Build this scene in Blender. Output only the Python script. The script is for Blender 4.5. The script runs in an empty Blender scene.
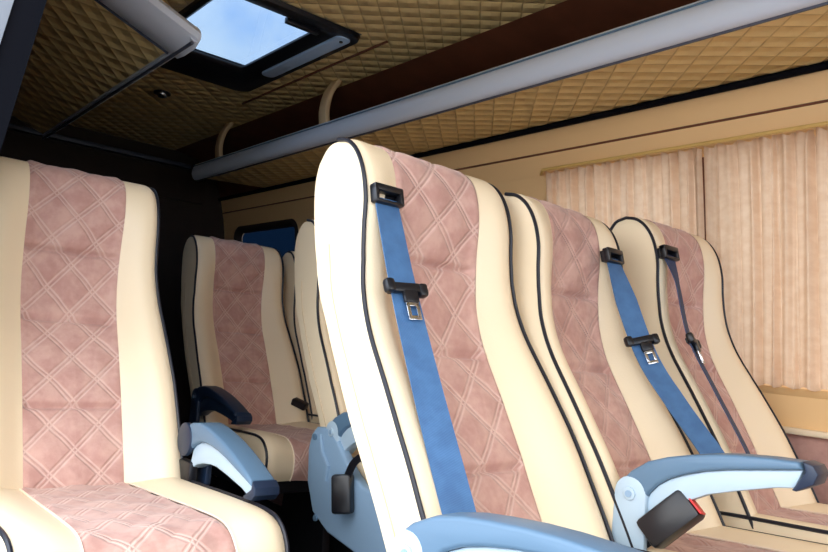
import bpy, bmesh, math, random
import numpy as np
from mathutils import Vector, Matrix

random.seed(4)
S = bpy.context.scene
COL = S.collection
R = math.radians

# ------------------------------------------------------------------ materials
def new_mat(name):
    m = bpy.data.materials.new(name); m.use_nodes = True
    nt = m.node_tree
    b = nt.nodes['Principled BSDF']
    return m, nt, b

def lin(r, g, b):
    f = lambda c: (c/255/12.92) if c/255 <= .04045 else ((c/255+.055)/1.055)**2.4
    return (f(r), f(g), f(b), 1)

class NB:
    """tiny node helper"""
    def __init__(s, nt): s.nt = nt
    def n(s, t, **kw):
        x = s.nt.nodes.new(t)
        for k, v in kw.items(): setattr(x, k, v)
        return x
    def l(s, a, b): s.nt.links.new(a, b)
    def m(s, op, a, b=None, c=None):
        x = s.n('ShaderNodeMath', operation=op)
        for i, v in enumerate((a, b, c)):
            if v is None: continue
            if isinstance(v, (int, float)): x.inputs[i].default_value = v
            else: s.l(v, x.inputs[i])
        return x.outputs[0]
    def mix(s, fac, a, b):
        x = s.n('ShaderNodeMix', data_type='RGBA')
        for i, v in ((0, fac), (6, a), (7, b)):
            if isinstance(v, (int, float, tuple)): x.inputs[i].default_value = v
            else: s.l(v, x.inputs[i])
        return x.outputs[2]
    def noise(s, vec, scale, detail=3, rough=.55):
        x = s.n('ShaderNodeTexNoise'); x.inputs['Scale'].default_value = scale
        x.inputs['Detail'].default_value = detail; x.inputs['Roughness'].default_value = rough
        if vec is not None: s.l(vec, x.inputs['Vector'])
        return x.outputs[0]
    def ramp(s, f, a, b):
        x = s.n('ShaderNodeMapRange'); s.l(f, x.inputs[0])
        x.inputs[1].default_value = a; x.inputs[2].default_value = b
        x.interpolation_type = 'SMOOTHSTEP'
        return x.outputs[0]
    def bump(s, h, strength, dist, bsdf):
        x = s.n('ShaderNodeBump'); x.inputs['Strength'].default_value = strength
        x.inputs['Distance'].default_value = dist
        s.l(h, x.inputs['Height']); s.l(x.outputs[0], bsdf.inputs['Normal'])

def simple(name, col, rough=.5, metal=0, bump=0, bscale=200, spec=.5, var=0):
    m, nt, b = new_mat(name); q = NB(nt)
    b.inputs['Base Color'].default_value = col; b.inputs['Roughness'].default_value = rough
    b.inputs['Metallic'].default_value = metal; b.inputs['Specular IOR Level'].default_value = spec
    if bump or var:
        tc = q.n('ShaderNodeTexCoord')
        nz = q.noise(tc.outputs['Object'], bscale, 4)
        if bump: q.bump(nz, bump, .002, b)
        if var:
            n2 = q.noise(tc.outputs['Object'], 9, 4)
            c2 = tuple(c*(1-var) for c in col[:3]) + (1,)
            q.l(q.mix(q.ramp(n2, .3, .7), col, c2), b.inputs['Base Color'])
    return m

def diamond(q, U, V, pu, pv, gap):
    """distance fields of a double stitched diamond lattice"""
    a = q.m('ADD', q.m('DIVIDE', U, pu), q.m('DIVIDE', V, pv))
    b = q.m('SUBTRACT', q.m('DIVIDE', U, pu), q.m('DIVIDE', V, pv))
    def dist(x): return q.m('ABSOLUTE', q.m('SUBTRACT', q.m('FRACT', q.m('ADD', x, .5)), .5))
    da, db = dist(a), dist(b)
    la = q.m('ABSOLUTE', q.m('SUBTRACT', da, gap)) if gap else da
    lb = q.m('ABSOLUTE', q.m('SUBTRACT', db, gap)) if gap else db
    return da, db, q.m('MINIMUM', la, lb)

def suede(name, col, col2, thread, stitched=True, amount=.6):
    m, nt, b = new_mat(name); q = NB(nt)
    uv = q.n('ShaderNodeTexCoord').outputs['UV']
    sp = q.n('ShaderNodeSeparateXYZ'); q.l(uv, sp.inputs[0])
    nz = q.noise(uv, 14, 5, .62); nf = q.noise(uv, 60, 4)
    base = q.mix(q.ramp(q.m('ADD', q.m('MULTIPLY', nz, .75), q.m('MULTIPLY', nf, .25)), .36, .64), col, col2)
    h = q.m('MULTIPLY', nf, .12)
    if stitched:
        # a slow wobble keeps the sewing from looking ruled
        wob = q.m('MULTIPLY', q.m('SUBTRACT', q.noise(uv, 9, 1), .5), .012)
        da, db, ln = diamond(q, q.m('ADD', sp.outputs[0], wob), q.m('ADD', sp.outputs[1], wob), .094, .104, .058)
        line = q.m('SUBTRACT', 1, q.ramp(ln, .012, .04))
        base = q.mix(q.m('MULTIPLY', line, amount), base, thread)
        h = q.m('ADD', h, q.m('MULTIPLY', q.ramp(ln, 0, .07), 1.0))
    q.l(base, b.inputs['Base Color'])
    b.inputs['Roughness'].default_value = .9
    b.inputs['Specular IOR Level'].default_value = .2
    b.inputs['Sheen Weight'].default_value = .25
    b.inputs['Sheen Roughness'].default_value = .5
    q.bump(h, .45, .004, b)
    return m

def quilt(name, col, col2, pu, pv, strength=.8):
    m, nt, b = new_mat(name); q = NB(nt)
    uv = q.n('ShaderNodeTexCoord').outputs['UV']
    sp = q.n('ShaderNodeSeparateXYZ'); q.l(uv, sp.inputs[0])
    da, db, ln = diamond(q, sp.outputs[0], sp.outputs[1], pu, pv, 0)
    h = q.m('POWER', q.m('MULTIPLY', q.m('MULTIPLY', da, db), 4), .5)
    seam = q.m('SUBTRACT', 1, q.ramp(ln, .01, .05))
    q.l(q.mix(q.m('MULTIPLY', seam, .55), col, col2), b.inputs['Base Color'])
    b.inputs['Roughness'].default_value = .42
    b.inputs['Specular IOR Level'].default_value = .45
    q.bump(h, strength, .016, b)
    return m

def webbing_mat():
    m, nt, b = new_mat('belt_webbing'); q = NB(nt)
    uv = q.n('ShaderNodeTexCoord').outputs['UV']
    sp = q.n('ShaderNodeSeparateXYZ'); q.l(uv, sp.inputs[0])
    w = q.m('SINE', q.m('MULTIPLY', sp.outputs[0], 1400))
    w2 = q.m('SINE', q.m('MULTIPLY', sp.outputs[1], 2600))
    q.bump(q.m('MULTIPLY', w, w2), .25, .0006, b)
    q.l(q.mix(q.ramp(q.noise(uv, 30), .3, .7), lin(70, 112, 158), lin(60, 98, 142)), b.inputs['Base Color'])
    b.inputs['Roughness'].default_value = .6
    return m

def curtain_mat():
    m, nt, b = new_mat('curtain_cloth'); q = NB(nt)
    out = nt.nodes['Material Output']
    uv = q.n('ShaderNodeTexCoord').outputs['UV']
    nz = q.noise(uv, 40, 3)
    c = q.mix(q.ramp(nz, .3, .7), lin(230, 204, 176), lin(222, 192, 162))
    d = q.n('ShaderNodeBsdfDiffuse'); t = q.n('ShaderNodeBsdfTranslucent'); mx = q.n('ShaderNodeMixShader')
    q.l(c, d.inputs[0]); q.l(c, t.inputs[0])
    mx.inputs[0].default_value = .32
    q.l(d.outputs[0], mx.inputs[1]); q.l(t.outputs[0], mx.inputs[2]); q.l(mx.outputs[0], out.inputs[0])
    return m

def glass_mat(name, tint):
    m, nt, b = new_mat(name); q = NB(nt)
    out = nt.nodes['Material Output']
    t = q.n('ShaderNodeBsdfTransparent'); t.inputs[0].default_value = tint
    g = q.n('ShaderNodeBsdfGlossy'); g.inputs['Roughness'].default_value = .03
    lw = q.n('ShaderNodeLayerWeight'); lw.inputs[0].default_value = .5
    fr = q.m('MULTIPLY_ADD', q.m('POWER', lw.outputs['Facing'], 5), .5, .04)
    mx = q.n('ShaderNodeMixShader')
    q.l(fr, mx.inputs[0]); q.l(t.outputs[0], mx.inputs[1]); q.l(g.outputs[0], mx.inputs[2])
    q.l(mx.outputs[0], out.inputs[0])
    return m

M = {}
M['cream'] = simple('cream_leatherette', lin(243, 223, 190), .42, bump=.12, bscale=260, spec=.4)
M['pink'] = suede('pink_suede', lin(208, 168, 155), lin(188, 143, 132), lin(228, 198, 184), True, .45)
M['pink_soft'] = suede('pink_suede_plain', lin(210, 170, 156), lin(184, 140, 128), lin(220, 186, 172), True, .22)
M['pink_panel'] = suede('pink_wall_suede', lin(202, 160, 148), lin(184, 142, 132), lin(216, 180, 168), False)
M['piping'] = simple('navy_piping', lin(24, 26, 38), .4)
M['seam'] = simple('seam_thread', lin(214, 188, 150), .7)
M['welt'] = simple('pale_welt', lin(244, 226, 204), .6)
M['web'] = webbing_mat()
M['web_dark'] = simple('belt_webbing_dark', lin(44, 62, 98), .7)
M['black'] = simple('black_plastic', lin(20, 21, 27), .35, bump=.05)
M['red'] = simple('red_button', lin(205, 44, 44), .4)
M['chrome'] = simple('chrome', (.75, .76, .78, 1), .22, 1)
M['arm'] = simple('pale_blue_plastic', lin(178, 200, 216), .45, bump=.04)
M['pad'] = simple('blue_grey_plastic', lin(92, 122, 148), .42, bump=.06)
M['plate'] = simple('light_blue_plastic', lin(142, 172, 200), .45, bump=.05)
M['navy'] = simple('navy_plastic', lin(28, 44, 68), .4, bump=.05)
M['steel'] = simple('dark_steel', lin(40, 40, 44), .45, .6)
M['rail'] = simple('silver_blue_rail', lin(210, 219, 234), .34, 0)
M['rail_dark'] = simple('rail_groove', lin(70, 78, 96), .5)
M['quilt'] = quilt('quilted_headliner', lin(232, 205, 144), lin(178, 148, 94), .085, .085, .7)
M['brown'] = simple('brown_wood_trim', lin(114, 66, 44), .5, var=.25)
M['beige'] = simple('beige_wall_trim', lin(236, 198, 144), .55, bump=.06, bscale=120)
M['sill'] = simple('pale_sill', lin(232, 214, 184), .5)
M['dark'] = simple('shade_brown_lining', lin(44, 30, 24), .75, var=.3)  # near-black brown stands in for the shade at the rear
M['floor'] = simple('dark_carpet', lin(34, 28, 26), .95, bump=.4, bscale=300)
M['gold'] = simple('gold_cord', lin(214, 178, 104), .5)
M['curtain'] = curtain_mat()
M['glass_side'] = glass_mat('window_glass', (.62, .64, .66, 1))
M['glass_rear'] = glass_mat('privacy_glass', (.0005, .002, .006, 1))
M['glass_hatch'] = glass_mat('blue_tinted_hatch_glass', (.35, .42, .50, 1))
M['hatch_strip'] = simple('pale_blue_strip', lin(176, 206, 240), .3)
M['paint'] = simple('pale_body_paint', lin(120, 128, 140), .25)
M['rubber'] = simple('black_rubber', lin(10, 12, 20), .6, spec=.06)
M['bracket'] = simple('beige_bracket', lin(214, 184, 142), .5)
M['ground'] = simple('grey_asphalt', lin(150, 148, 146), .9, bump=.3, bscale=60)

# ------------------------------------------------------------------ mesh helpers
def link(name, me, mats, parent=None, smooth=True, angle=40):
    if not isinstance(mats, (list, tuple)): mats = [mats]
    for m in mats: me.materials.append(m)
    if smooth:
        me.polygons.foreach_set('use_smooth', [True]*len(me.polygons))
        me.set_sharp_from_angle(angle=R(angle))
    o = bpy.data.objects.new(name, me); COL.objects.link(o)
    if parent: o.parent = parent
    return o

class MB:
    """collects shapes for ONE mesh object"""
    def __init__(s): s.bm = bmesh.new(); s.uv = s.bm.loops.layers.uv.new('UVMap'); s.mi = 0
    def _uv(s, faces, fn):
        for f in faces:
            f.material_index = s.mi
            for l in f.loops: l[s.uv].uv = fn(l.vert.co)
    def grid(s, P, UV=None, flip=False, closed=False):
        """P: rows x cols array of points"""
        P = np.asarray(P, float); nr, nc = P.shape[:2]
        V = [[s.bm.verts.new(P[i, j]) for j in range(nc)] for i in range(nr)]
        for i in range(nr-1):
            for j in range(nc if closed else nc-1):
                k = (j+1) % nc
                idx = [(i, j), (i, k), (i+1, k), (i+1, j)]
                if flip: idx.reverse()
                f = s.bm.faces.new([V[a][b] for a, b in idx]); f.material_index = s.mi
                for l, (a, b) in zip(f.loops, idx):
                    l[s.uv].uv = UV[a][b] if UV is not None else (P[a, b][0], P[a, b][1])
        return V
    def tube(s, pts, r, n=8, cap=True):
        pts = [Vector(p) for p in pts]
        ups = Vector((1, 0, 0)); rings = []
        for i, p in enumerate(pts):
            t = (pts[min(i+1, len(pts)-1)] - pts[max(i-1, 0)]).normalized()
            a = ups - t*ups.dot(t)
            if a.length < .1: a = Vector((0, 1, 0)) - t*t.y
            a.normalize(); b = t.cross(a)
            rr = r[i] if isinstance(r, (list, tuple)) else r
            rings.append([p + (a*math.cos(2*math.pi*k/n) + b*math.sin(2*math.pi*k/n))*rr for k in range(n)])
        V = s.grid([[tuple(v) for v in rg] for rg in rings], closed=True)
        if cap:
            s.bm.faces.new(V[0][::-1]).material_index = s.mi; s.bm.faces.new(V[-1]).material_index = s.mi
    def prism(s, poly, x0, x1, bevel=0, axis='x', seg=2):
        """poly of (a,b) pairs extruded along an axis"""
        tmp = bmesh.new()
        mk = {'x': lambda a, b, c: (c, a, b), 'y': lambda a, b, c: (a, c, b), 'z': lambda a, b, c: (a, b, c)}[axis]
        A = [tmp.verts.new(mk(a, b, x0)) for a, b in poly]; B = [tmp.verts.new(mk(a, b, x1)) for a, b in poly]
        n = len(poly)
        tmp.faces.new(A[::-1]); tmp.faces.new(B)
        for i in range(n): tmp.faces.new((A[i], A[(i+1) % n], B[(i+1) % n], B[i]))
        s._merge(tmp, bevel, seg, rim_only=(A, B))
    def box(s, c, size, rot=None, bevel=0, seg=2):
        tmp = bmesh.new(); bmesh.ops.create_cube(tmp, size=1)
        for v in tmp.verts: v.co = Vector((v.co.x*size[0], v.co.y*size[1], v.co.z*size[2]))
        s._merge(tmp, bevel, seg, mat=Matrix.Translation(c) @ (rot.to_4x4() if rot else Matrix()))
    def cyl(s, c, axis, r, h, n=24, bevel=0, r2=None):
        tmp = bmesh.new(); bmesh.ops.create_cone(tmp, cap_ends=True, segments=n, radius1=r, radius2=r if r2 is None else r2, depth=h)
        q = Vector((0, 0, 1)).rotation_difference(Vector(axis)).to_matrix().to_4x4()
        s._merge(tmp, bevel, 2, mat=Matrix.Translation(c) @ q, sharp=True)
    def sphere(s, c, r, sc=(1, 1, 1)):
        tmp = bmesh.new(); bmesh.ops.create_uvsphere(tmp, u_segments=20, v_segments=12, radius=r)
        s._merge(tmp, 0, 1, mat=Matrix.Translation(c) @ Matrix.Diagonal((*sc, 1)))
    def _merge(s, tmp, bevel, seg, rim_only=None, mat=None, sharp=False):
        bmesh.ops.recalc_face_normals(tmp, faces=tmp.faces)
        if bevel:
            if rim_only:
                A, B = (set(x) for x in rim_only)
                es = [e for e in tmp.edges if (e.verts[0] in A) == (e.verts[1] in A)]
            elif sharp: es = [e for e in tmp.edges if len(e.link_faces) == 2 and e.calc_face_angle() > .9]
            else: es = list(tmp.edges)
            bmesh.ops.bevel(tmp, geom=es, offset=bevel, segments=seg, affect='EDGES', profile=.5, clamp_overlap=True)
        if mat: bmesh.ops.transform(tmp, matrix=mat, verts=tmp.verts)
        mp = {v: s.bm.verts.new(v.co) for v in tmp.verts}
        for f in tmp.faces:
            g = s.bm.faces.new([mp[v] for v in f.verts]); g.material_index = s.mi
            for l in g.loops: l[s.uv].uv = (l.vert.co.x, l.vert.co.y)
        tmp.free()
    def build(s, name, mats, parent=None, smooth=True, angle=40, recalc=False):
        if recalc: bmesh.ops.recalc_face_normals(s.bm, faces=s.bm.faces)
        me = bpy.data.meshes.new(name); s.bm.to_mesh(me); s.bm.free()
        return link(name, me, mats, parent, smooth, angle)

def spline(pts, n):
    """Catmull-Rom through pts, resampled to n points by arc length"""
    P = np.array(pts, float); P = np.vstack([2*P[0]-P[1], P, 2*P[-1]-P[-2]])
    out = []
    for i in range(1, len(P)-2):
        for t in np.linspace(0, 1, 24, endpoint=False):
            a, b, c, d = P[i-1], P[i], P[i+1], P[i+2]
            out.append(.5*((2*b)+(-a+c)*t+(2*a-5*b+4*c-d)*t*t+(-a+3*b-3*c+d)*t**3))
    out.append(P[-2]); out = np.array(out)
    L = np.r_[0, np.cumsum(np.linalg.norm(np.diff(out, axis=0), axis=1))]
    s = np.linspace(0, L[-1], n)
    return np.stack([np.interp(s, L, out[:, k]) for k in range(out.shape[1])], 1), s

def normals(C):
    T = np.gradient(C, axis=0); T /= np.linalg.norm(T, axis=1)[:, None]
    return np.stack([-T[:, 1], T[:, 0]], 1)

def sstep(a, b, x):
    t = np.clip((x-a)/(b-a), 0, 1); return t*t*(3-2*t)

def tag(o, label=None, cat=None, group=None, kind=None):
    if label: o['label'] = label
    if cat: o['category'] = cat
    if group: o['group'] = group
    if kind: o['kind'] = kind
    return o
def struct(o): o['kind'] = 'structure'; return o
def empty(name, loc, rz=0):
    o = bpy.data.objects.new(name, None); COL.objects.link(o); o.location = loc; o.rotation_euler.z = rz
    o.empty_display_size = .1
    return o

# ------------------------------------------------------------------ the seat
Y0 = .70                                     # origin of a seat, under the hinge
FRONT = [(.655, .54), (.69, .61), (.717, .659), (.757, .729), (.81, .81), (.867, .893), (.895, .95), (.908, 1.0),
         (.915, 1.05), (.919, 1.10), (.932, 1.145), (.953, 1.178), (.979, 1.197), (1.008, 1.203)]
REAR = [(.745, .54), (.78, .60), (.814, .655), (.865, .731), (.921, .815), (.969, .89), (1.006, .945), (1.031, 1.0),
        (1.049, 1.061), (1.059, 1.12), (1.055, 1.160), (1.039, 1.189), (1.027, 1.200), (1.008, 1.203)]
FRONT = [(a-Y0, b) for a, b in FRONT]; REAR = [(a-Y0, b) for a, b in REAR]
NV = 201
FC, FS = spline(FRONT, NV); RC, RS = spline(REAR, NV)
FN = normals(FC); RN = normals(RC)
FN[-12:] = FN[-12:]*np.linspace(1, 0, 12)[:, None] + np.array([0, 1.])*np.linspace(0, 1, 12)[:, None]
FN /= np.linalg.norm(FN, axis=1)[:, None]
RN = -RN; RN[-12:] = RN[-12:]*np.linspace(1, 0, 12)[:, None] + np.array([0, 1.])*np.linspace(0, 1, 12)[:, None]
RN /= np.linalg.norm(RN, axis=1)[:, None]
RN[:, 1] = np.where(RN[:, 0] < 0, -RN[:, 1], RN[:, 1]); RN[:, 0] = np.abs(RN[:, 0])
SEAMS_Z = (1.02, .885, .715)

def half_w(z): return float(np.interp(z, [.54, .755, .87, 1.0, 1.1, 1.17, 1.19, 1.204], [.196, .196, .190, .178, .176, .176, .175, .172]))
def pink_w(z): return float(np.interp(z, [.54, 1.21], [.092, .104]))

def front_point(x, i, hw, pw):
    z = FC[i, 1]; u = abs(x)/hw
    v = i/(NV-1)
    top = sstep(1.0, .86, v)
    e = 1-u
    edge = .008*(1-(1-min(e/.10, 1))**2)
    dish = (.007+np.interp(z, [.55, .7, .9, 1.1, 1.2], [.044, .044, .034, .018, 0]))*top
    off = edge - dish*(1-sstep(.42, .86, u))
    return off

def make_back(root, sx, soft, seams, hood=False):
    hw = np.array([half_w(z) for z in FC[:, 1]])*sx; pw = np.array([pink_w(z) for z in FC[:, 1]])*sx
    dS = np.abs(np.subtract.outer(FC[:, 1], np.array(seams))).min(1)
    crease = np.exp(-(dS/.0055)**2)
    puffv = np.clip(dS/.045, 0, 1)**.6
    # pink centre panel
    nu = 49; P = np.zeros((NV, nu, 3)); UV = np.zeros((NV, nu, 2))
    for i in range(NV):
        for j in range(nu):
            t = -1+2*j/(nu-1); x = t*pw[i]
            off = front_point(x, i, hw[i], pw[i])
            a = (x/.094+FS[i]/.104); b = (x/.094-FS[i]/.104)
            da = abs((a+.5) % 1-.5); db = abs((b+.5) % 1-.5)
            puff = .006*(4*da*db)**.5*2*.5*min(1, (1-abs(t))/.1+.15)
            off += puff*puffv[i] - .012*crease[i]*min(1, (1-abs(t))/.10) - .001*max(0, 1-(1-abs(t))/.06)
            P[i, j] = (x, FC[i, 0]+FN[i, 0]*off, FC[i, 1]+FN[i, 1]*off); UV[i, j] = (x, FS[i])
    mb = MB(); mb.grid(P, UV); mb.build('backrest_centre', M['pink_soft' if soft else 'pink'], root, angle=180)
    # cream bolsters
    for sg in (-1, 1):
        nu = 15; P = np.zeros((NV, nu, 3))
        for i in range(NV):
            for j in range(nu):
                t = j/(nu-1); t = t if sg < 0 else 1-t
                x = sg*(hw[i]*(1-t)+pw[i]*t)
                off = front_point(x, i, hw[i], pw[i])
                P[i, j] = (x, FC[i, 0]+FN[i, 0]*off, FC[i, 1]+FN[i, 1]*off)
        mb = MB(); mb.grid(P); mb.build('backrest_bolster', M['cream'], root, angle=180)
        # side panel
        ns = 13; P = np.zeros((NV, ns, 3))
        for i in range(NV):
            for j in range(ns):
                t = j/(ns-1)
                y, z = FC[i]*(1-t)+RC[i]*t
                h2 = half_w(z)*sx
                P[i, j] = (sg*(h2+.003*math.sin(math.pi*t)**.6*min(1, (NV-1-i)/21)), y, z)
        mb = MB(); mb.grid(P, flip=sg < 0); sp = mb.build('side_panel', M['cream'], root, angle=180)
        mb = MB()
        mb.tube([(P[i, 8, 0]+sg*.0006, P[i, 8, 1], P[i, 8, 2]) for i in range(2, NV-52, 4)], .0011, 5)
        mb.build('side_seam', M['seam'], sp)
        pts = [(sg*(half_w(FC[i, 1])*sx+.002), FC[i, 0]+FN[i, 0]*.003, FC[i, 1]+FN[i, 1]*.003) for i in range(0, NV, 2)]
        if hood: pts += [(sg*(half_w(RC[i, 1])*sx+.003), RC[i, 0]+.002, RC[i, 1]) for i in range(NV-4, NV-40, -2)]
        mb = MB(); mb.tube(pts, .0036, 7); mb.build('piping', M['piping'], root)
    # rear shell
    nu = 25; P = np.zeros((NV, nu, 3))
    for i in range(NV):
        for j in range(nu):
            t = -1+2*j/(nu-1); h2 = half_w(RC[i, 1])*sx
            off = .008*(1-(1-min((1-abs(t))/.10, 1))**2)
            P[i, j] = (t*h2, RC[i, 0]+RN[i, 0]*off, RC[i, 1]+RN[i, 1]*off)
    mb = MB(); mb.grid(P, flip=True); mb.build('rear_shell', M['cream'], root, angle=180)

CUSH = [(.085, .575), (.0, .582), (-.15, .590), (-.30, .598), (-.39, .600), (-.432, .590), (-.456, .565), (-.462, .54), (-.458, .51), (-.445, .485)]
CC0, CS = spline(CUSH[::-1], 91); CN = normals(CC0)      # from front bottom up over the edge and back
def cush_w(y): return float(np.interp(y, [-.46, -.2, .1], [.198, .2, .196]))

def make_cushion(root, sx, soft, dz=0):
    CC = CC0+np.array([0, dz])
    n = len(CC)
    hw = np.array([cush_w(y) for y in CC[:, 0]])*sx; pw = np.interp(CC[:, 0], [-.46, .1], [.112, .096])*sx
    def off(x, i):
        u = abs(x)/hw[i]; e = 1-u
        top = sstep(.02, .2, (CS[i]/CS[-1]))*.016
        return .009*(1-(1-min(e/.12, 1))**2)-top*(1-sstep(.4, .85, u))
    nu = 41; P = np.zeros((n, nu, 3)); UV = np.zeros((n, nu, 2))
    for i in range(n):
        for j in range(nu):
            t = -1+2*j/(nu-1); x = t*pw[i]
            a = (x/.094+CS[i]/.104); b = (x/.094-CS[i]/.104)
            da = abs((a+.5) % 1-.5); db = abs((b+.5) % 1-.5)
            o_ = off(x, i)+.006*(4*da*db)**.5*min(1, (1-abs(t))/.1+.1)-.003*max(0, 1-(1-abs(t))/.06)
            P[i, j] = (x, *(CC[i]+CN[i]*o_)); UV[i, j] = (x, CS[i]+.05)
    mb = MB(); mb.grid(P, UV); ct = mb.build('cushion_centre', M['pink_soft' if soft else 'pink'], root, angle=180)
    for sg in (-1, 1):
        mb = MB(); mb.tube([(sg*pw[i], *(CC[i]+CN[i]*(off(sg*pw[i], i)+.001))) for i in range(0, n, 2)], .0018, 5)
        mb.build('welt', M['welt'], ct)
        nu = 13; P = np.zeros((n, nu, 3))
        for i in range(n):
            for j in range(nu):
                t = j/(nu-1); t = t if sg < 0 else 1-t
                x = sg*(hw[i]*(1-t)+pw[i]*t)
                P[i, j] = (x, *(CC[i]+CN[i]*off(x, i)))
        mb = MB(); mb.grid(P); mb.build('cushion_bolster', M['cream'], root, angle=180)
        ns = 9; P = np.zeros((n, ns, 3))
        for i in range(n):
            yb = max(-.43, min(.085, CC[i, 0])); B = np.array([yb, .48+dz])
            for j in range(ns):
                t = j/(ns-1); y, z = CC[i]*(1-t)+B*t
                P[i, j] = (sg*(hw[i]+.006*math.sin(math.pi*t)**.6*min(1, i/8)), y, z)
        mb = MB(); mb.grid(P, flip=sg < 0); mb.build('cushion_side', M['cream'], root, angle=180)
        mb = MB(); mb.tube([(sg*(hw[i]+.002), *(CC[i]+CN[i]*.003)) for i in range(0, n, 2)], .0038, 7)
        mb.build('cushion_piping', M['piping'], root)

def make_base(root, sx):
    mb = MB(); mb.box((0, -.18, .44), (.37*sx, .46, .07), bevel=.008); mb.build('seat_pan', M['steel'], root)
    for sg in (-1, 1):
        mb = MB()
        mb.prism([(-.36, .0), (.02, .0), (.02, .02), (-.02, .04), (-.06, .43), (-.30, .43), (-.33, .04), (-.36, .02)], sg*.13*sx-.015, sg*.13*sx+.015, .004)
        mb.build('leg', M['steel'], root)
    # recliner hinges joining cushion and back
    for sg in (-1, 1):
        mb = MB(); mb.prism([(-.02, .45), (.05, .45), (.06, .60), (.03, .64), (-.005, .62)], sg*.178*sx-.006, sg*.178*sx+.006, .003)
        mb.build('recliner_hinge', M['steel'], root)

# armrest outline in (y, z), pivot near (-.012, .668); seen from the aisle of seat B
def rel(pts): return [(a-Y0, b) for a, b in pts]
ARM_TOP = rel([(.716, .672), (.708, .692), (.690, .712), (.659, .732), (.625, .744), (.591, .752), (.55, .760), (.513, .765), (.46, .769), (.417, .770)])
ARM_MID = rel([(.412, .760), (.46, .752), (.52, .742), (.56, .733), (.594, .722), (.620, .711), (.640, .698), (.655, .682), (.664, .665)])
ARM_LOW = rel([(.656, .625), (.645, .634), (.630, .652), (.610, .668), (.585, .684), (.556, .698), (.51, .712), (.45, .728), (.424, .732)])

def make_arm(root, side, sx, tilt, dark=False, out=.0, dz=0, dy=0, navy_hinge=False, ln=1):
    xc = side*(.2*sx+.021+out)
    piv = Vector((0, -.012, .668))
    def rot(pts):
        pts = [((y-piv.y)*ln+piv.y, z) for y, z in pts]
        c, s_ = math.cos(R(-tilt)), math.sin(R(-tilt))
        return [((y-piv.y)*c-(z-piv.z)*s_+piv.y+dy, (y-piv.y)*s_+(z-piv.z)*c+piv.z+dz) for y, z in pts]
    body = MB()
    poly = rot(ARM_MID+[(a, b) for a, b in ARM_LOW])
    body.prism(poly, xc-.017, xc+.017, .004)
    arm = body.build('armrest', M['navy' if dark else 'arm'], root, angle=35)
    pad = MB(); pad.prism(rot(ARM_TOP+ARM_MID), xc-.025, xc+.025, .006, seg=3)
    p = pad.build('arm_pad', M['navy' if dark else 'pad'], arm, angle=35)
    p['label'] = 'navy arm pad darkened for shade' if dark else 'blue-grey arm pad'
    cap = MB(); cap.prism(rot(rel([(.412, .7715), (.397, .768), (.390, .757), (.396, .742), (.420, .729), (.426, .730), (.408, .758)])), xc-.0252, xc+.0252, .005)
    cap.build('end_cap', M['navy'], arm, angle=35)
    # pivot bracket: a rounded upright plate with a screw boss
    c = [(-.012+dy+.028*math.cos(a), .676+dz+.028*math.sin(a)) for a in np.linspace(0, math.pi, 13)]
    br = MB(); br.prism(c+[(-.042+dy, .585+dz), (-.030+dy, .575+dz), (.012+dy, .575+dz), (.018+dy, .585+dz)], xc-side*.0-.026 if side < 0 else xc+.012, xc-.012 if side < 0 else xc+.026, .004)
    o = side
    br.cyl((xc+o*.027, -.012+dy, .676+dz), (1, 0, 0), .0105, .005, 20, .001)
    b = br.build('pivot_bracket', M['navy' if dark or navy_hinge else 'arm'], arm, angle=35)
    sc = MB(); sc.cyl((xc+o*.0295, -.012+dy, .676+dz), (1, 0, 0), .0055, .003, 16)
    sc.build('screw', M['plate'], arm)
    kn = MB(); kn.box((xc-o*.014, -.01+dy, .60+dz), (.02, .06, .06), bevel=.006)
    if navy_hinge: kn.mi = 1; kn.cyl((xc-o*.022, -.006+dy, .672+dz), (1, 0, 0), .034, .012, 24, .003); kn.build('arm_mount', [M['black'], M['navy']], arm)
    return arm

def strip(path, width, th=.0022, wdirs=None):
    """a strap: path of points, width direction per point"""
    mb = MB(); pts = [Vector(p) for p in path]; rows = []; UV = []; L = 0
    for i, p in enumerate(pts):
        t = (pts[min(i+1, len(pts)-1)]-pts[max(i-1, 0)]).normalized()
        w = Vector(wdirs[i] if wdirs else (1, 0, 0)); w = (w-t*w.dot(t)).normalized(); n = t.cross(w)
        if i: L += (p-pts[i-1]).length
        h = width/2
        rows.append([tuple(p-w*h-n*th/2), tuple(p+w*h-n*th/2), tuple(p+w*h+n*th/2), tuple(p-w*h+n*th/2)])
        UV.append([(0, L), (width, L), (width, L), (0, L)])
    V = mb.grid(rows, UV, closed=True)
    mb.bm.faces.new(V[0][::-1]); mb.bm.faces.new(V[-1])
    return mb

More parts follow.
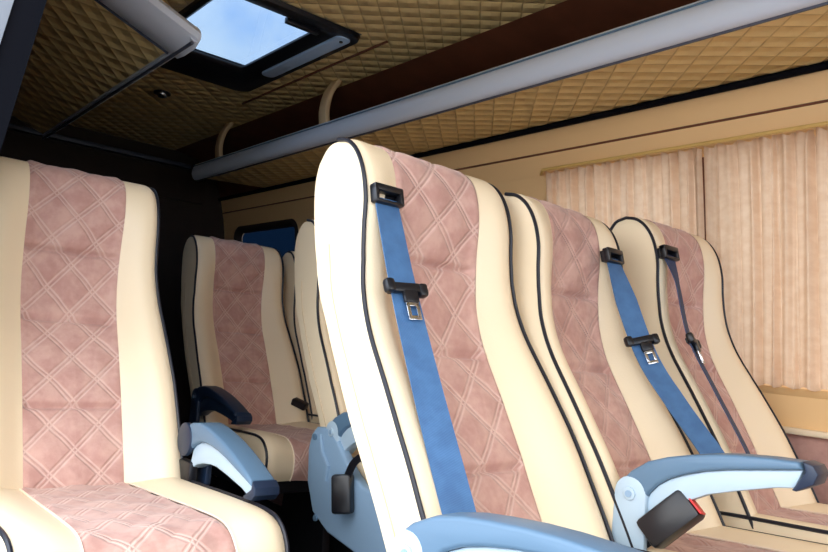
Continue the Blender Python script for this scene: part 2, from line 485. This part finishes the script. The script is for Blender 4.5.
def make_belt(root, xs, sx, path, twist=0, lever=.36, dark=False, ramp=5):
    """path: (y,z) from the guide down; xs: local x at top and bottom"""
    pts, L = spline([(xs[0]*(1-t)+xs[1]*t, y, z) for t, (y, z) in zip(np.linspace(0, 1, len(path)), path)], 40)
    wd = [(math.cos(R(twist)*min(1, i/ramp)), -math.sin(R(twist)*min(1, i/ramp)), 0) for i in range(len(pts))]
    belt = strip(pts, .048, .002, wd).build('seat_belt', M['web_dark' if dark else 'web'], root, angle=30)
    # guide frame on the headrest
    T = Matrix.Rotation(R(-14), 3, 'X')
    g = MB(); c = Vector((xs[0], path[0][0]+.001, path[0][1]+.004))
    for dx, dz, w, h in ((0, .010, .060, .012), (0, -.013, .058, .006), (-.026, 0, .008, .030), (.026, 0, .008, .030)):
        g.box(c+T @ Vector((dx, -.004, dz)), (w, .016, h), T, .003)
    g.box(c+T @ Vector((0, .008, 0)), (.052, .008, .024), T, .001)
    g.build('belt_guide', M['black'], belt, angle=35)
    # sliding stopper and tongue
    k = int(lever*(len(pts)-1)); p = Vector(pts[k]); t = (Vector(pts[k+1])-Vector(pts[k-1])).normalized()
    w = Vector(wd[k]); w = (w-t*w.dot(t)).normalized(); n = w.cross(t)
    if n.y > 0: n = -n
    Rm = Matrix((w, t, n)).transposed()
    s_ = MB()
    s_.box(p+n*.006, (.05, .016, .012), Rm, .004)
    s_.box(p+n*.006-w*.029-t*.003, (.016, .022, .016), Rm, .005)
    s_.box(p+n*.006+w*.029+t*.003, (.016, .022, .016), Rm, .005)
    s_.box(p-n*.004, (.056, .012, .004), Rm, .0015)
    s_.box(p+n*.008+t*.014+w*.004, (.026, .022, .008), Rm, .003)
    s_.build('tongue_grip', M['black'], belt, angle=35)
    b = MB()
    for dx, dt, ww, hh in ((-.0085, .036, .006, .030), (.0085, .036, .006, .030), (0, .049, .023, .007), (0, .026, .023, .009)):
        b.box(p+n*.008+w*(dx+.004)+t*dt, (ww, hh, .0028), Rm, .0008)
    b.build('tongue', M['chrome'], belt, angle=35)
    return belt

def make_buckle(root, c, rot, sc=1.0, red=True, stalk=None):
    bk = MB(); bk.box(c, (.032*sc, .058*sc, .026*sc), rot, .005*sc)
    b = bk.build('buckle', M['black'], root, angle=35)
    if red:
        r_ = MB(); r_.box(Vector(c)+rot @ Vector((.004*sc, .0295*sc, .004*sc)), (.022*sc, .003, .014*sc), rot, .001); r_.build('release_button', M['red'], b)
        e = MB(); e.box(Vector(c)+rot @ Vector((-.0155*sc, .008*sc, -.008*sc)), (.002, .036*sc, .003), rot, .0006); e.build('edge_strip', M['chrome'], b)
    if stalk:
        st = strip(spline(stalk, 14)[0], .024, .003, [(0, 1, 0)]*14); st.build('buckle_strap', M['black'], b)
    return b

def seat(label, cx, row, sx=1.0, soft=False, hood=False, dz=0, cw=1):
    root = empty('passenger_seat', (cx, Y0+.8*row, 0))
    tag(root, label, 'seat', 'minibus passenger seats')
    make_back(root, sx, soft, SEAMS_Z, hood); make_cushion(root, sx*cw, soft, dz); make_base(root, sx)
    return root

def belt_rel(p): return [(y-Y0, z) for y, z in p]

# front row of three
A = seat('nearest seat, tall in the middle, blue belt hanging down its left side, facing right', .824, 0, cw=.92)
make_arm(A, -1, 1, -5, out=.010, dz=-.046, dy=-.012, ln=1.16)
make_belt(A, (-.143, -.147), 1, belt_rel([(.908, 1.102), (.85, .965), (.78, .82), (.70, .665), (.665, .60)]), twist=26, ramp=30, lever=.30)
B = seat('middle seat of the front three, blue belt on its right, grey armrest beside red-buttoned buckle', 1.204, 0, .85, soft=True)
make_arm(B, -1, .85, 0, out=-.046, ln=.92)
make_belt(B, (.096, .130), .85, belt_rel([(.905, 1.105), (.825, .915), (.76, .82), (.69, .735), (.66, .69)]), twist=36, ramp=8, lever=.41)
def basis(y, z):
    y = Vector(y).normalized(); z = Vector(z); z = (z-y*z.dot(y)).normalized(); return Matrix((y.cross(z), y, z)).transposed()
make_buckle(B, Vector((-.155, -.075, .648)), basis((.2, -.62, .66), (-.75, -.35, .45)), 1.6, True,
            [(-.15, .02, .56), (-.155, -.01, .585), (-.159, -.04, .61)])
Cs = seat('front row seat beside the curtained window, dark twisted belt strap on its left', 1.637, 0, .84, hood=True)
make_belt(Cs, (-.122, -.118), .84, belt_rel([(.906, 1.115), (.88, 1.05), (.845, .93), (.785, .83), (.715, .72), (.67, .64)]), twist=-20, lever=.40, dark=True)
A.rotation_euler.z = R(3); A.location.y += .009; A.location.x += .014
B.rotation_euler.z = R(4); B.scale.z = .988; B.location.x += .014
Cs.scale.z = 1.012; Cs.location.x -= .006
# second row
O2 = seat('large single seat at the left edge, pink diamond-stitched centre, lowered armrest on its right', .445, 1, dz=-.028)
make_arm(O2, 1, 1, -25, out=-.006, dz=-.03, dy=-.035, navy_hinge=True)
B2 = seat('second row seat half hidden behind the nearest seat, light blue side cover, hanging black buckle', 1.258, 1)
make_arm(B2, -1, 1, -6, out=-.006, dz=-.03)
cv = MB(); cv.prism(rel([(.775, .63), (.785, .59), (.775, .51), (.74, .445), (.67, .412), (.55, .395), (.40, .395), (.40, .53), (.55, .545), (.60, .575), (.66, .63), (.70, .655), (.755, .650)]), -.242, -.214, .007, seg=3)
cov = cv.build('side_cover', M['plate'], B2, angle=35)
cv = MB(); cv.tube([(-.243, .03, .635), (-.245, .015, .595), (-.244, -.015, .565), (-.244, -.01, .53)], .005, 8)
cv.build('cover_rib', M['plate'], cov)
for y, z in ((.055, .625), (.02, .435)):
    cv = MB(); cv.cyl((-.243, y, z), (1, 0, 0), .008, .006, 16, .001); cv.build('screw', M['pad'], cov)
make_buckle(B2, Vector((-.264, -.115, .522)), basis((.0, -.18, -1), (-.8, -.6, 0)), 1.5, False,
            [(-.235, -.15, .62), (-.255, -.135, .595), (-.262, -.122, .56)])
# third row
B3 = seat('far seat seen front on down the dark aisle, shade-dark armrest at its left side', 1.245, 2, dz=-.028)
make_arm(B3, -1, 1, -22, dark=True, out=-.006, dz=-.03, dy=-.02)  # navy plastics put the aisle's shade into this armrest's colour
make_buckle(B3, Vector((.165, -.02, .625)), Matrix.Rotation(R(20), 3, 'X') @ Matrix.Rotation(R(30), 3, 'Z'), 1.0, False)
C3 = seat('farthest seat, a narrow sliver between the half hidden second row seat and far aisle seat', 1.66, 2)

# ------------------------------------------------------------------ the van body
YF, YB = -.9, 4.05
WALL = [(1.97, 0), (1.965, .60), (1.95, .83), (1.86, 1.48), (1.82, 1.63), (1.78, 1.74), (1.68, 1.835), (1.50, 1.862)]
MIRX = 2.11
def wall_x(z): return float(np.interp(z, [b for a, b in WALL], [a for a, b in WALL]))

def wall_patch(mb, y0, y1, z0, z1, off=0, nz=2, mir=False):
    zs = np.linspace(z0, z1, nz)
    P = [[((MIRX-wall_x(z)-off) if mir else wall_x(z)+off, y, z) for y in (y0, y1)] for z in zs]
    UV = [[(y, z) for y in (y0, y1)] for z in zs]
    mb.grid(P, UV, flip=not mir)

# floor, ground
mb = MB(); mb.box(((1.97+.14)/2, (YF+YB)/2, -.02), (1.85, YB-YF, .04)); struct(mb.build('floor', M['floor'], smooth=False))
mb = MB(); mb.box((-3, 1, -.55), (26, 26, .1)); struct(mb.build('ground', M['ground'], smooth=False))

# right wall with two window openings
W1 = (-.25, 1.575, .845, 1.475); W2 = (3.22, 3.9, .90, 1.44)
mb = MB()
for y0, y1, z0, z1, nz in ((YF, YB, .74, W1[2], 2), (YF, W1[0], W1[2], W1[3], 6), (W1[1], 2.9, W1[2], W1[3], 6), (YF, 2.9, W1[3], 1.63, 5)):
    wall_patch(mb, y0, y1, z0, z1, 0, nz)
struct(mb.build('wall_right', M['beige'], angle=60))
mb = MB()
for y0, y1, z0, z1, nz in ((2.9, YB, 1.44, 1.63, 4), (2.9, W2[0], .845, 1.44, 5), (W2[1], YB, .845, 1.44, 5), (W2[0], W2[1], .845, W2[2], 2)):
    wall_patch(mb, y0, y1, z0, z1, 0, nz)
struct(mb.build('wall_right_rear', M['beige'], angle=60))
# lower wall in pink suede, with a pale ledge
mb = MB(); wall_patch(mb, YF, YB, 0, .74, 0, 6); struct(mb.build('trim_1', M['pink_panel'], angle=60))
mb = MB(); mb.box((wall_x(.735)-.012, (YF+YB)/2, .738), (.03, YB-YF, .016), bevel=.004); struct(mb.build('trim_2', M['sill'], angle=35))
# roof side panel behind the rack (brown) and outer roof skin
mb = MB(); wall_patch(mb, YF, YB, 1.63, 1.862, 0, 8); struct(mb.build('trim_3', M['brown'], angle=60))
# black joint and shallow moulding along the wall
mb = MB(); mb.tube([(wall_x(1.628)-.006, YF, 1.628), (wall_x(1.628)-.006, YB, 1.628)], .011, 8); struct(mb.build('trim_4', M['rubber']))
mb = MB(); mb.prism([(wall_x(1.547)-.003, 1.547), (wall_x(1.550)-.004, 1.550), (wall_x(1.553)+.001, 1.553), (wall_x(1.545)+.001, 1.545)], YF, YB, 0, axis='y'); struct(mb.build('trim_5', M['brown'], angle=30))

# ceiling (quilted) around the roof hatch
HX0, HX1, HY0, HY1 = .80, 1.275, 1.90, 2.72
CX0, CX1 = .598, 1.512
mb = MB()
def ceil(x0, x1, y0, y1):
    mb.grid([[(x0, y0, 1.858), (x1, y0, 1.858)], [(x0, y1, 1.858), (x1, y1, 1.858)]], [[(x0, y0), (x1, y0)], [(x0, y1), (x1, y1)]], flip=True)
ceil(CX0, CX1, YF, HY0); ceil(CX0, CX1, HY1, YB); ceil(CX0, HX0, HY0, HY1); ceil(HX1, CX1, HY0, HY1)
struct(mb.build('ceiling', M['quilt'], smooth=False))
# seam moulding of the hatch surround
mb = MB(); mb.tube([(1.355, 1.87, 1.853), (1.355, 2.9, 1.853)], .004, 6); struct(mb.build('trim_6', M['brown']))

# left wall: only behind the door opening; the roof edge runs on above the door
mb = MB(); wall_patch(mb, 1.52, YB, 0, 1.63, 0, 12, mir=True); struct(mb.build('wall_left', M['dark'], angle=60))
mb = MB(); wall_patch(mb, YF, YB, 1.63, 1.862, 0, 8, mir=True); struct(mb.build('trim_7', M['brown'], angle=60))
mb = MB(); mb.grid([[(CX0, YF, 1.858), (MIRX-1.5, YF, 1.862)], [(CX0, YB, 1.858), (MIRX-1.5, YB, 1.862)]]); struct(mb.build('trim_8', M['brown']))
# back wall and its header bar
mb = MB(); outl = [(a, b) for a, b in WALL]+[(MIRX-a, b) for a, b in WALL[::-1]]
mb.prism(outl, YB, YB+.05, 0, axis='y'); struct(mb.build('wall_back', M['dark'], smooth=False))
mb = MB(); mb.box((1.055, YB-.02, 1.775), (1.1, .04, .025), bevel=.005); struct(mb.build('trim_9', M['rail_dark'], angle=35))
mb = MB(); mb.box((1.055, YB-.012, 1.66), (1.3, .02, .17), bevel=.005); struct(mb.build('trim_10', M['dark'], angle=35))

# unseen wall added behind the camera to cut front light, windscreen-sized opening left
mb = MB(); xa, xb = .14, 1.97
for x0, x1, z0, z1 in ((xa, xb, 0, 1.05), (xa, .40, 1.05, 1.55), (1.75, xb, 1.05, 1.55), (.3, 1.8, 1.55, 1.86)): mb.box(((x0+x1)/2, YF-.02, (z0+z1)/2), (x1-x0, .04, z1-z0))
struct(mb.build('front_light_block', M['dark'], smooth=False))
# door pillar on the left: black rubber seal and white paint
zz = np.linspace(0, 1.74, 26)
def pillar(name, mat, y0, y1, d0, d1):
    mb = MB()
    rows = []
    for z in zz:
        x = MIRX-wall_x(z)
        rows.append([(x+d0, y0, z), (x+d1, y0, z), (x+d1, y1, z), (x+d0, y1, z)])
    V = mb.grid(rows, closed=True); mb.bm.faces.new(V[0][::-1]); mb.bm.faces.new(V[-1])
    return struct(mb.build(name, mat, angle=40, recalc=True))
pillar('trim_11', M['rubber'], 1.44, 1.52, -.024, .026)
pillar('trim_12', M['paint'], 1.43, 1.56, -.10, -.024)

# window 1: glass, recess frame with rounded rear corner
def window_frame(name, W, mat, depth, width, rad):
    y0, y1, z0, z1 = W; n = 8
    def loop(o):
        r = max(rad-o, .004); p = []
        for cy, cz, a0 in ((y1-o-r, z1-o-r, 0), (y0+o+r, z1-o-r, 90), (y0+o+r, z0+o+r, 180), (y1-o-r, z0+o+r, 270)):
            for k in range(n+1):
                a = R(a0+90*k/n); p.append((cy+r*math.cos(a), cz+r*math.sin(a)))
        return p
    mb = MB(); rows = []
    for o, dx in ((-.02, -.001), (-.012, -.008), (.0, -.010), (.010, .0), (width, depth)):
        rows.append([(wall_x(z)+dx, y, z) for y, z in loop(o)])
    mb.grid(rows, closed=True)
    return mb.build(name, mat, angle=50)
wf = struct(window_frame('window_1', W1, M['beige'], .05, .016, .07))
mb = MB(); wall_patch(mb, W1[0]-.05, W1[1]+.05, W1[2]-.04, W1[3]+.04, .055, 6); mb.build('pane', M['glass_side'], wf)
mb = MB(); P = [[(wall_x(z)+.012+dx, y, z) for y, dx in ((.985, .02), (.985, 0), (1.045, 0), (1.045, .02))] for z in np.linspace(.845, 1.475, 6)]; mb.grid(P); mb.build('curtain_gap_strip', M['brown'], wf, angle=30)  # added brown strip blocking the curtain gap, standing in for a dark fold
wf = struct(window_frame('window_2', W2, M['dark'], .03, .015, .05))
mb = MB(); wall_patch(mb, W2[0]-.02, W2[1]+.02, W2[2]-.02, W2[3]+.02, .032, 6); mb.build('pane', M['glass_rear'], wf)

# curtains and the cord they hang on
def curtain(y0, y1, label, seed, ztop=1.479, zbot=.846):
    rnd = random.Random(seed); L = abs(y1-y0); ny = int(L*420); nz = 40
    ph = [rnd.uniform(0, 6.28) for _ in range(6)]
    P = np.zeros((nz, ny, 3)); UV = np.zeros((nz, ny, 2))
    for i in range(nz):
        t = i/(nz-1); z = ztop*(1-t)+zbot*t
        for j in range(ny):
            s_ = j/(ny-1)*L
            ph_ = s_*2*math.pi/.047+.9*math.sin(s_*9+ph[0])+.6*math.sin(s_*23+ph[1]+t*1.2)
            amp = .015+.005*math.sin(s_*17+ph[2])
            pinch = math.exp(-t/.03)
            w = amp*(1-2*abs(math.sin(ph_/2))**.55+.3*math.sin(1.7*ph_+ph[3]+t*2))*(1-.25*pinch)
            w += .004*pinch*math.sin(ph_*2.1+ph[4])
            base = wall_x(z)-.020+.006*math.sin(math.pi*t)
            zz_ = z + (.006*math.sin(ph_+1)*math.exp(-t/.02)) + .004*math.sin(ph_)*math.exp(-(1-t)/.03)
            P[i, j] = (base+w, y0+(y1-y0)*j/(ny-1)+.004*math.cos(ph_), zz_); UV[i, j] = (s_, z)
    mb = MB(); mb.grid(P, UV); o = mb.build('curtain', M['curtain'], angle=180)
    return tag(o, label, 'curtain', 'pleated window curtains')
curtain(1.572, 1.0165, 'pleated peach curtain behind the middle seat, left half of the pair', 1)
curtain(1.0115, -.2, 'pleated peach curtain behind the window seat, right half of the pair', 7)
mb = MB(); mb.tube([(wall_x(1.482)-.052, -.25, 1.481), (wall_x(1.482)-.052, 1.56, 1.481), (wall_x(1.478)-.012, 1.60, 1.481)], .0055, 8)
tag(mb.build('curtain_rail', M['gold']), 'thin gold curtain rail above the peach curtains', 'curtain rail')

# ------------------------------------------------------------------ luggage racks
def rack(label, rail_pts, y0, y1, x_rail, z_rail, x_wall, z_wall, mir, brackets, endcap):
    root = empty('luggage_rack', (x_rail, (y0+y1)/2, z_rail)); tag(root, label, 'luggage rack', 'luggage racks')
    org = Vector(root.location); sgn = -1 if mir else 1
    def L(p): return (p[0]-org.x, p[1]-org.y, p[2]-org.z)
    # quilted underside
    ya = y0+(.16 if endcap else 0)
    mb = MB(); P = []; UV = []
    for t in np.linspace(0, 1, 8):
        x = x_rail*(1-t)+x_wall*t; z = z_rail*(1-t)+z_wall*t+.006
        P.append([L((x, y, z)) for y in (ya, y1)]); UV.append([(x, y) for y in (ya, y1)])
    mb.grid(P, UV, flip=not mir); mb.build('quilted_underside', M['quilt'], root)
    mb = MB(); P = [[L((x_rail*(1-t)+x_wall*t, y, z_rail*(1-t)+z_wall*t+.02)) for y in (y0+.005, y1)] for t in (0, 1)]
    mb.grid(P); mb.build('rack_floor', M['brown'], root)
    # rail: extruded profile (x towards the aisle, z)
    prof = [(.004, -.010), (-.010, -.012), (-.022, -.004), (-.030, .014), (-.031, .034), (-.025, .052), (-.020, .056), (-.020, .060), (-.016, .068), (-.004, .074), (.012, .072), (.014, .0)]
    if mir: prof = [(a*.6, b*.5) for a, b in prof]
    mb = MB(); mb.prism([(sgn*a, b) for a, b in prof], y0-org.y, y1-org.y, 0, axis='y'); rl = mb.build('rail', M['rail'], root, angle=50)
    if not mir: mb = MB(); mb.tube([L((x_rail-sgn*.0225, y0, z_rail+.0575)), L((x_rail-sgn*.0225, y1, z_rail+.0575))], .0026, 6); mb.build('rail_groove', M['pad'], rl)
    mb = MB(); mb.tube([L((x_rail+sgn*.004, y0, z_rail-.010)), L((x_rail+sgn*.004, y1, z_rail-.010))], .005, 6); mb.build('rail_lip', M['rail_dark'], rl)
    for yb in brackets:
        cur, _ = spline([(x_rail-sgn*.004, z_rail+.06), (x_rail-sgn*.012, z_rail+.12), (x_rail+sgn*.0, z_rail+.19), (x_rail+sgn*.035, z_rail+.25)], 12)
        n = normals(cur)
        poly = [tuple(c-m_*.010) for c, m_ in zip(cur, n)]+[tuple(c+m_*.010) for c, m_ in zip(cur[::-1], n[::-1])]
        mb = MB(); mb.prism([(a-org.x, b-org.z) for a, b in poly], yb-.025-org.y, yb+.025-org.y, .004, axis='y'); mb.build('hanger_bracket', M['bracket'], root, angle=50)
    if endcap:
        # broad pale moulding across the front end, following the slope of the underside
        dx, dz = x_wall-x_rail, z_wall-z_rail
        rows = []
        for t in np.linspace(-.04, 1, 14):
            x, z = x_rail+dx*t, z_rail+dz*t
            rows.append([L((x, y0+a, z+b)) for a, b in ((.0, .036), (-.010, .022), (-.007, .004), (.02, -.010), (.09, -.012), (.145, -.006), (.158, .004), (.158, .03), (.02, .044))])
        mb = MB(); V = mb.grid(rows, closed=True); mb.bm.faces.new(V[0][::-1]); mb.bm.faces.new(V[-1]); mb.build('end_moulding', M['rail'], root, angle=40, recalc=True)
        mb = MB(); mb.tube([L((x_rail+dx*t, y0+.160, z_rail+dz*t)) for t in (0.02, 1)], .006, 6); mb.build('rack_seal', M['rail_dark'], root)
    return root
rack('long luggage rack above the curtained windows, silver rail and quilted underside', None, YF, 3.5, 1.435, 1.610, wall_x(1.628)-.004, 1.632, False, (2.33, 3.25), False)
rack('luggage rack above the left single seat, quilted underside ending in a broad silver moulding', None, 1.83, 3.4, .70, 1.625, MIRX-wall_x(1.76)+.002, 1.76, True, (), True)

# ------------------------------------------------------------------ roof hatch
root = empty('roof_hatch', ((HX0+HX1)/2, (HY0+HY1)/2, 1.855)); tag(root, 'black framed glass roof hatch open to a cloudy sky', 'roof hatch')
org = Vector(root.location)
def rr(x0, x1, y0, y1, r, n=8):
    p = []
    for cx, cy, a0 in ((x1-r, y1-r, 0), (x0+r, y1-r, 90), (x0+r, y0+r, 180), (x1-r, y0+r, 270)):
        for k in range(n+1):
            a = R(a0+90*k/n); p.append((cx+r*math.cos(a), cy+r*math.sin(a)))
    return p
GX0, GX1, GY0, GY1 = .83, 1.155, 1.97, 2.50
mb = MB(); rows = []
for (x0, x1, y0, y1, r), z in (((HX0-.01, HX1+.01, HY0-.01, HY1+.01, .05), 1.853), ((HX0-.006, HX1+.006, HY0-.006, HY1+.006, .05), 1.840), ((HX0+.01, HX1-.008, HY0+.01, HY1-.02, .045), 1.838),
                               ((GX0-.012, GX1+.012, GY0-.012, GY1+.012, .02), 1.845), ((GX0, GX1, GY0, GY1, .012), 1.855), ((GX0, GX1, GY0, GY1, .012), 1.862)):
    rows.append([(a-org.x, b-org.y, z-org.z) for a, b in rr(x0, x1, y0, y1, r)])
mb.grid(rows, closed=True); mb.build('hatch_frame', M['black'], root, angle=40)
mb = MB(); mb.prism([(a-org.x, b-org.y) for a, b in rr(1.205, 1.258, 1.925, 2.46, .024)], 1.834-org.z, 1.846-org.z, .003, axis='z'); s_ = mb.build('pale_strip', M['hatch_strip'], root, angle=40)
mb = MB(); mb.cyl((1.232-org.x, 1.955-org.y, 1.833-org.z), (0, 0, 1), .006, .004, 14); mb.build('screw', M['black'], s_)
mb = MB(); mb.prism([(a-org.x, b-org.y) for a, b in rr(GX0-.03, GX1+.03, GY0-.03, GY1+.03, .03)], 1.860-org.z, 1.865-org.z, 0, axis='z'); mb.build('glass_panel', M['glass_hatch'], root)
mb = MB(); mb.box((1.10-org.x, GY0+.012-org.y, 1.848-org.z), (.12, .02, .02), bevel=.004); mb.build('latch', M['black'], root)
# outer roof skin so the light only enters by the hatch
mb = MB()
def skin(x0, x1, y0, y1): mb.grid([[(x0, y0, 1.875), (x1, y0, 1.875)], [(x0, y1, 1.875), (x1, y1, 1.875)]])
skin(.40, 1.70, YF, GY0-.02); skin(.40, 1.70, GY1+.02, YB+.05); skin(.40, GX0-.02, GY0-.02, GY1+.02); skin(GX1+.02, 1.70, GY0-.02, GY1+.02)
struct(mb.build('trim_13', M['paint'], smooth=False))

# small ceiling spotlight, unlit
root = empty('ceiling_spotlight', (1.06, 3.06, 1.853)); tag(root, 'small round black spotlight on the dark ceiling behind the hatch', 'spotlight')
mb = MB(); mb.cyl((0, 0, -.004), (0, 0, 1), .035, .008, 28, .002); mb.build('ring', M['black'], root)
mb = MB(); mb.sphere((0, 0, -.008), .024, (1, 1, .7)); mb.build('lens', M['chrome'], root)

# ------------------------------------------------------------------ daylight
w = bpy.data.worlds.new('sky'); S.world = w; w.use_nodes = True
nt = w.node_tree; q = NB(nt); bg = nt.nodes['Background']
tc = q.n('ShaderNodeTexCoord').outputs['Generated']
nz = q.noise(tc, 2.6, 6, .55)
sp = q.n('ShaderNodeSeparateXYZ'); q.l(tc, sp.inputs[0])
sky = q.mix(q.ramp(nz, .38, .54), (.46, .64, .92, 1), (1.0, .99, .97, 1))
sky = q.mix(q.ramp(sp.outputs[2], -.1, .02), (.62, .60, .58, 1), sky)
q.l(sky, bg.inputs[0]); bg.inputs[1].default_value = 2.6

# ------------------------------------------------------------------ camera
f, yaw, pit, rol = 725.35, .87764, .090889, .083830
fw = Vector((math.cos(yaw)*math.cos(pit), math.sin(yaw)*math.cos(pit), math.sin(pit)))
r0 = Vector((math.sin(yaw), -math.cos(yaw), 0)); u0 = r0.cross(fw)
rt = r0*math.cos(rol)+u0*math.sin(rol); up = u0*math.cos(rol)-r0*math.sin(rol)
cd = bpy.data.cameras.new('camera'); cam = bpy.data.objects.new('camera', cd); COL.objects.link(cam)
cam.matrix_world = Matrix(((rt.x, up.x, -fw.x, 0), (rt.y, up.y, -fw.y, 0), (rt.z, up.z, -fw.z, .88), (0, 0, 0, 1)))
cd.sensor_width = 36; cd.sensor_fit = 'HORIZONTAL'; cd.lens = f/828*36; cd.clip_start = .02
S.camera = cam
S.view_settings.view_transform = 'Standard'; S.view_settings.look = 'None'
S.view_settings.exposure = .9; S.view_settings.gamma = 1
S.view_settings.use_curve_mapping = False
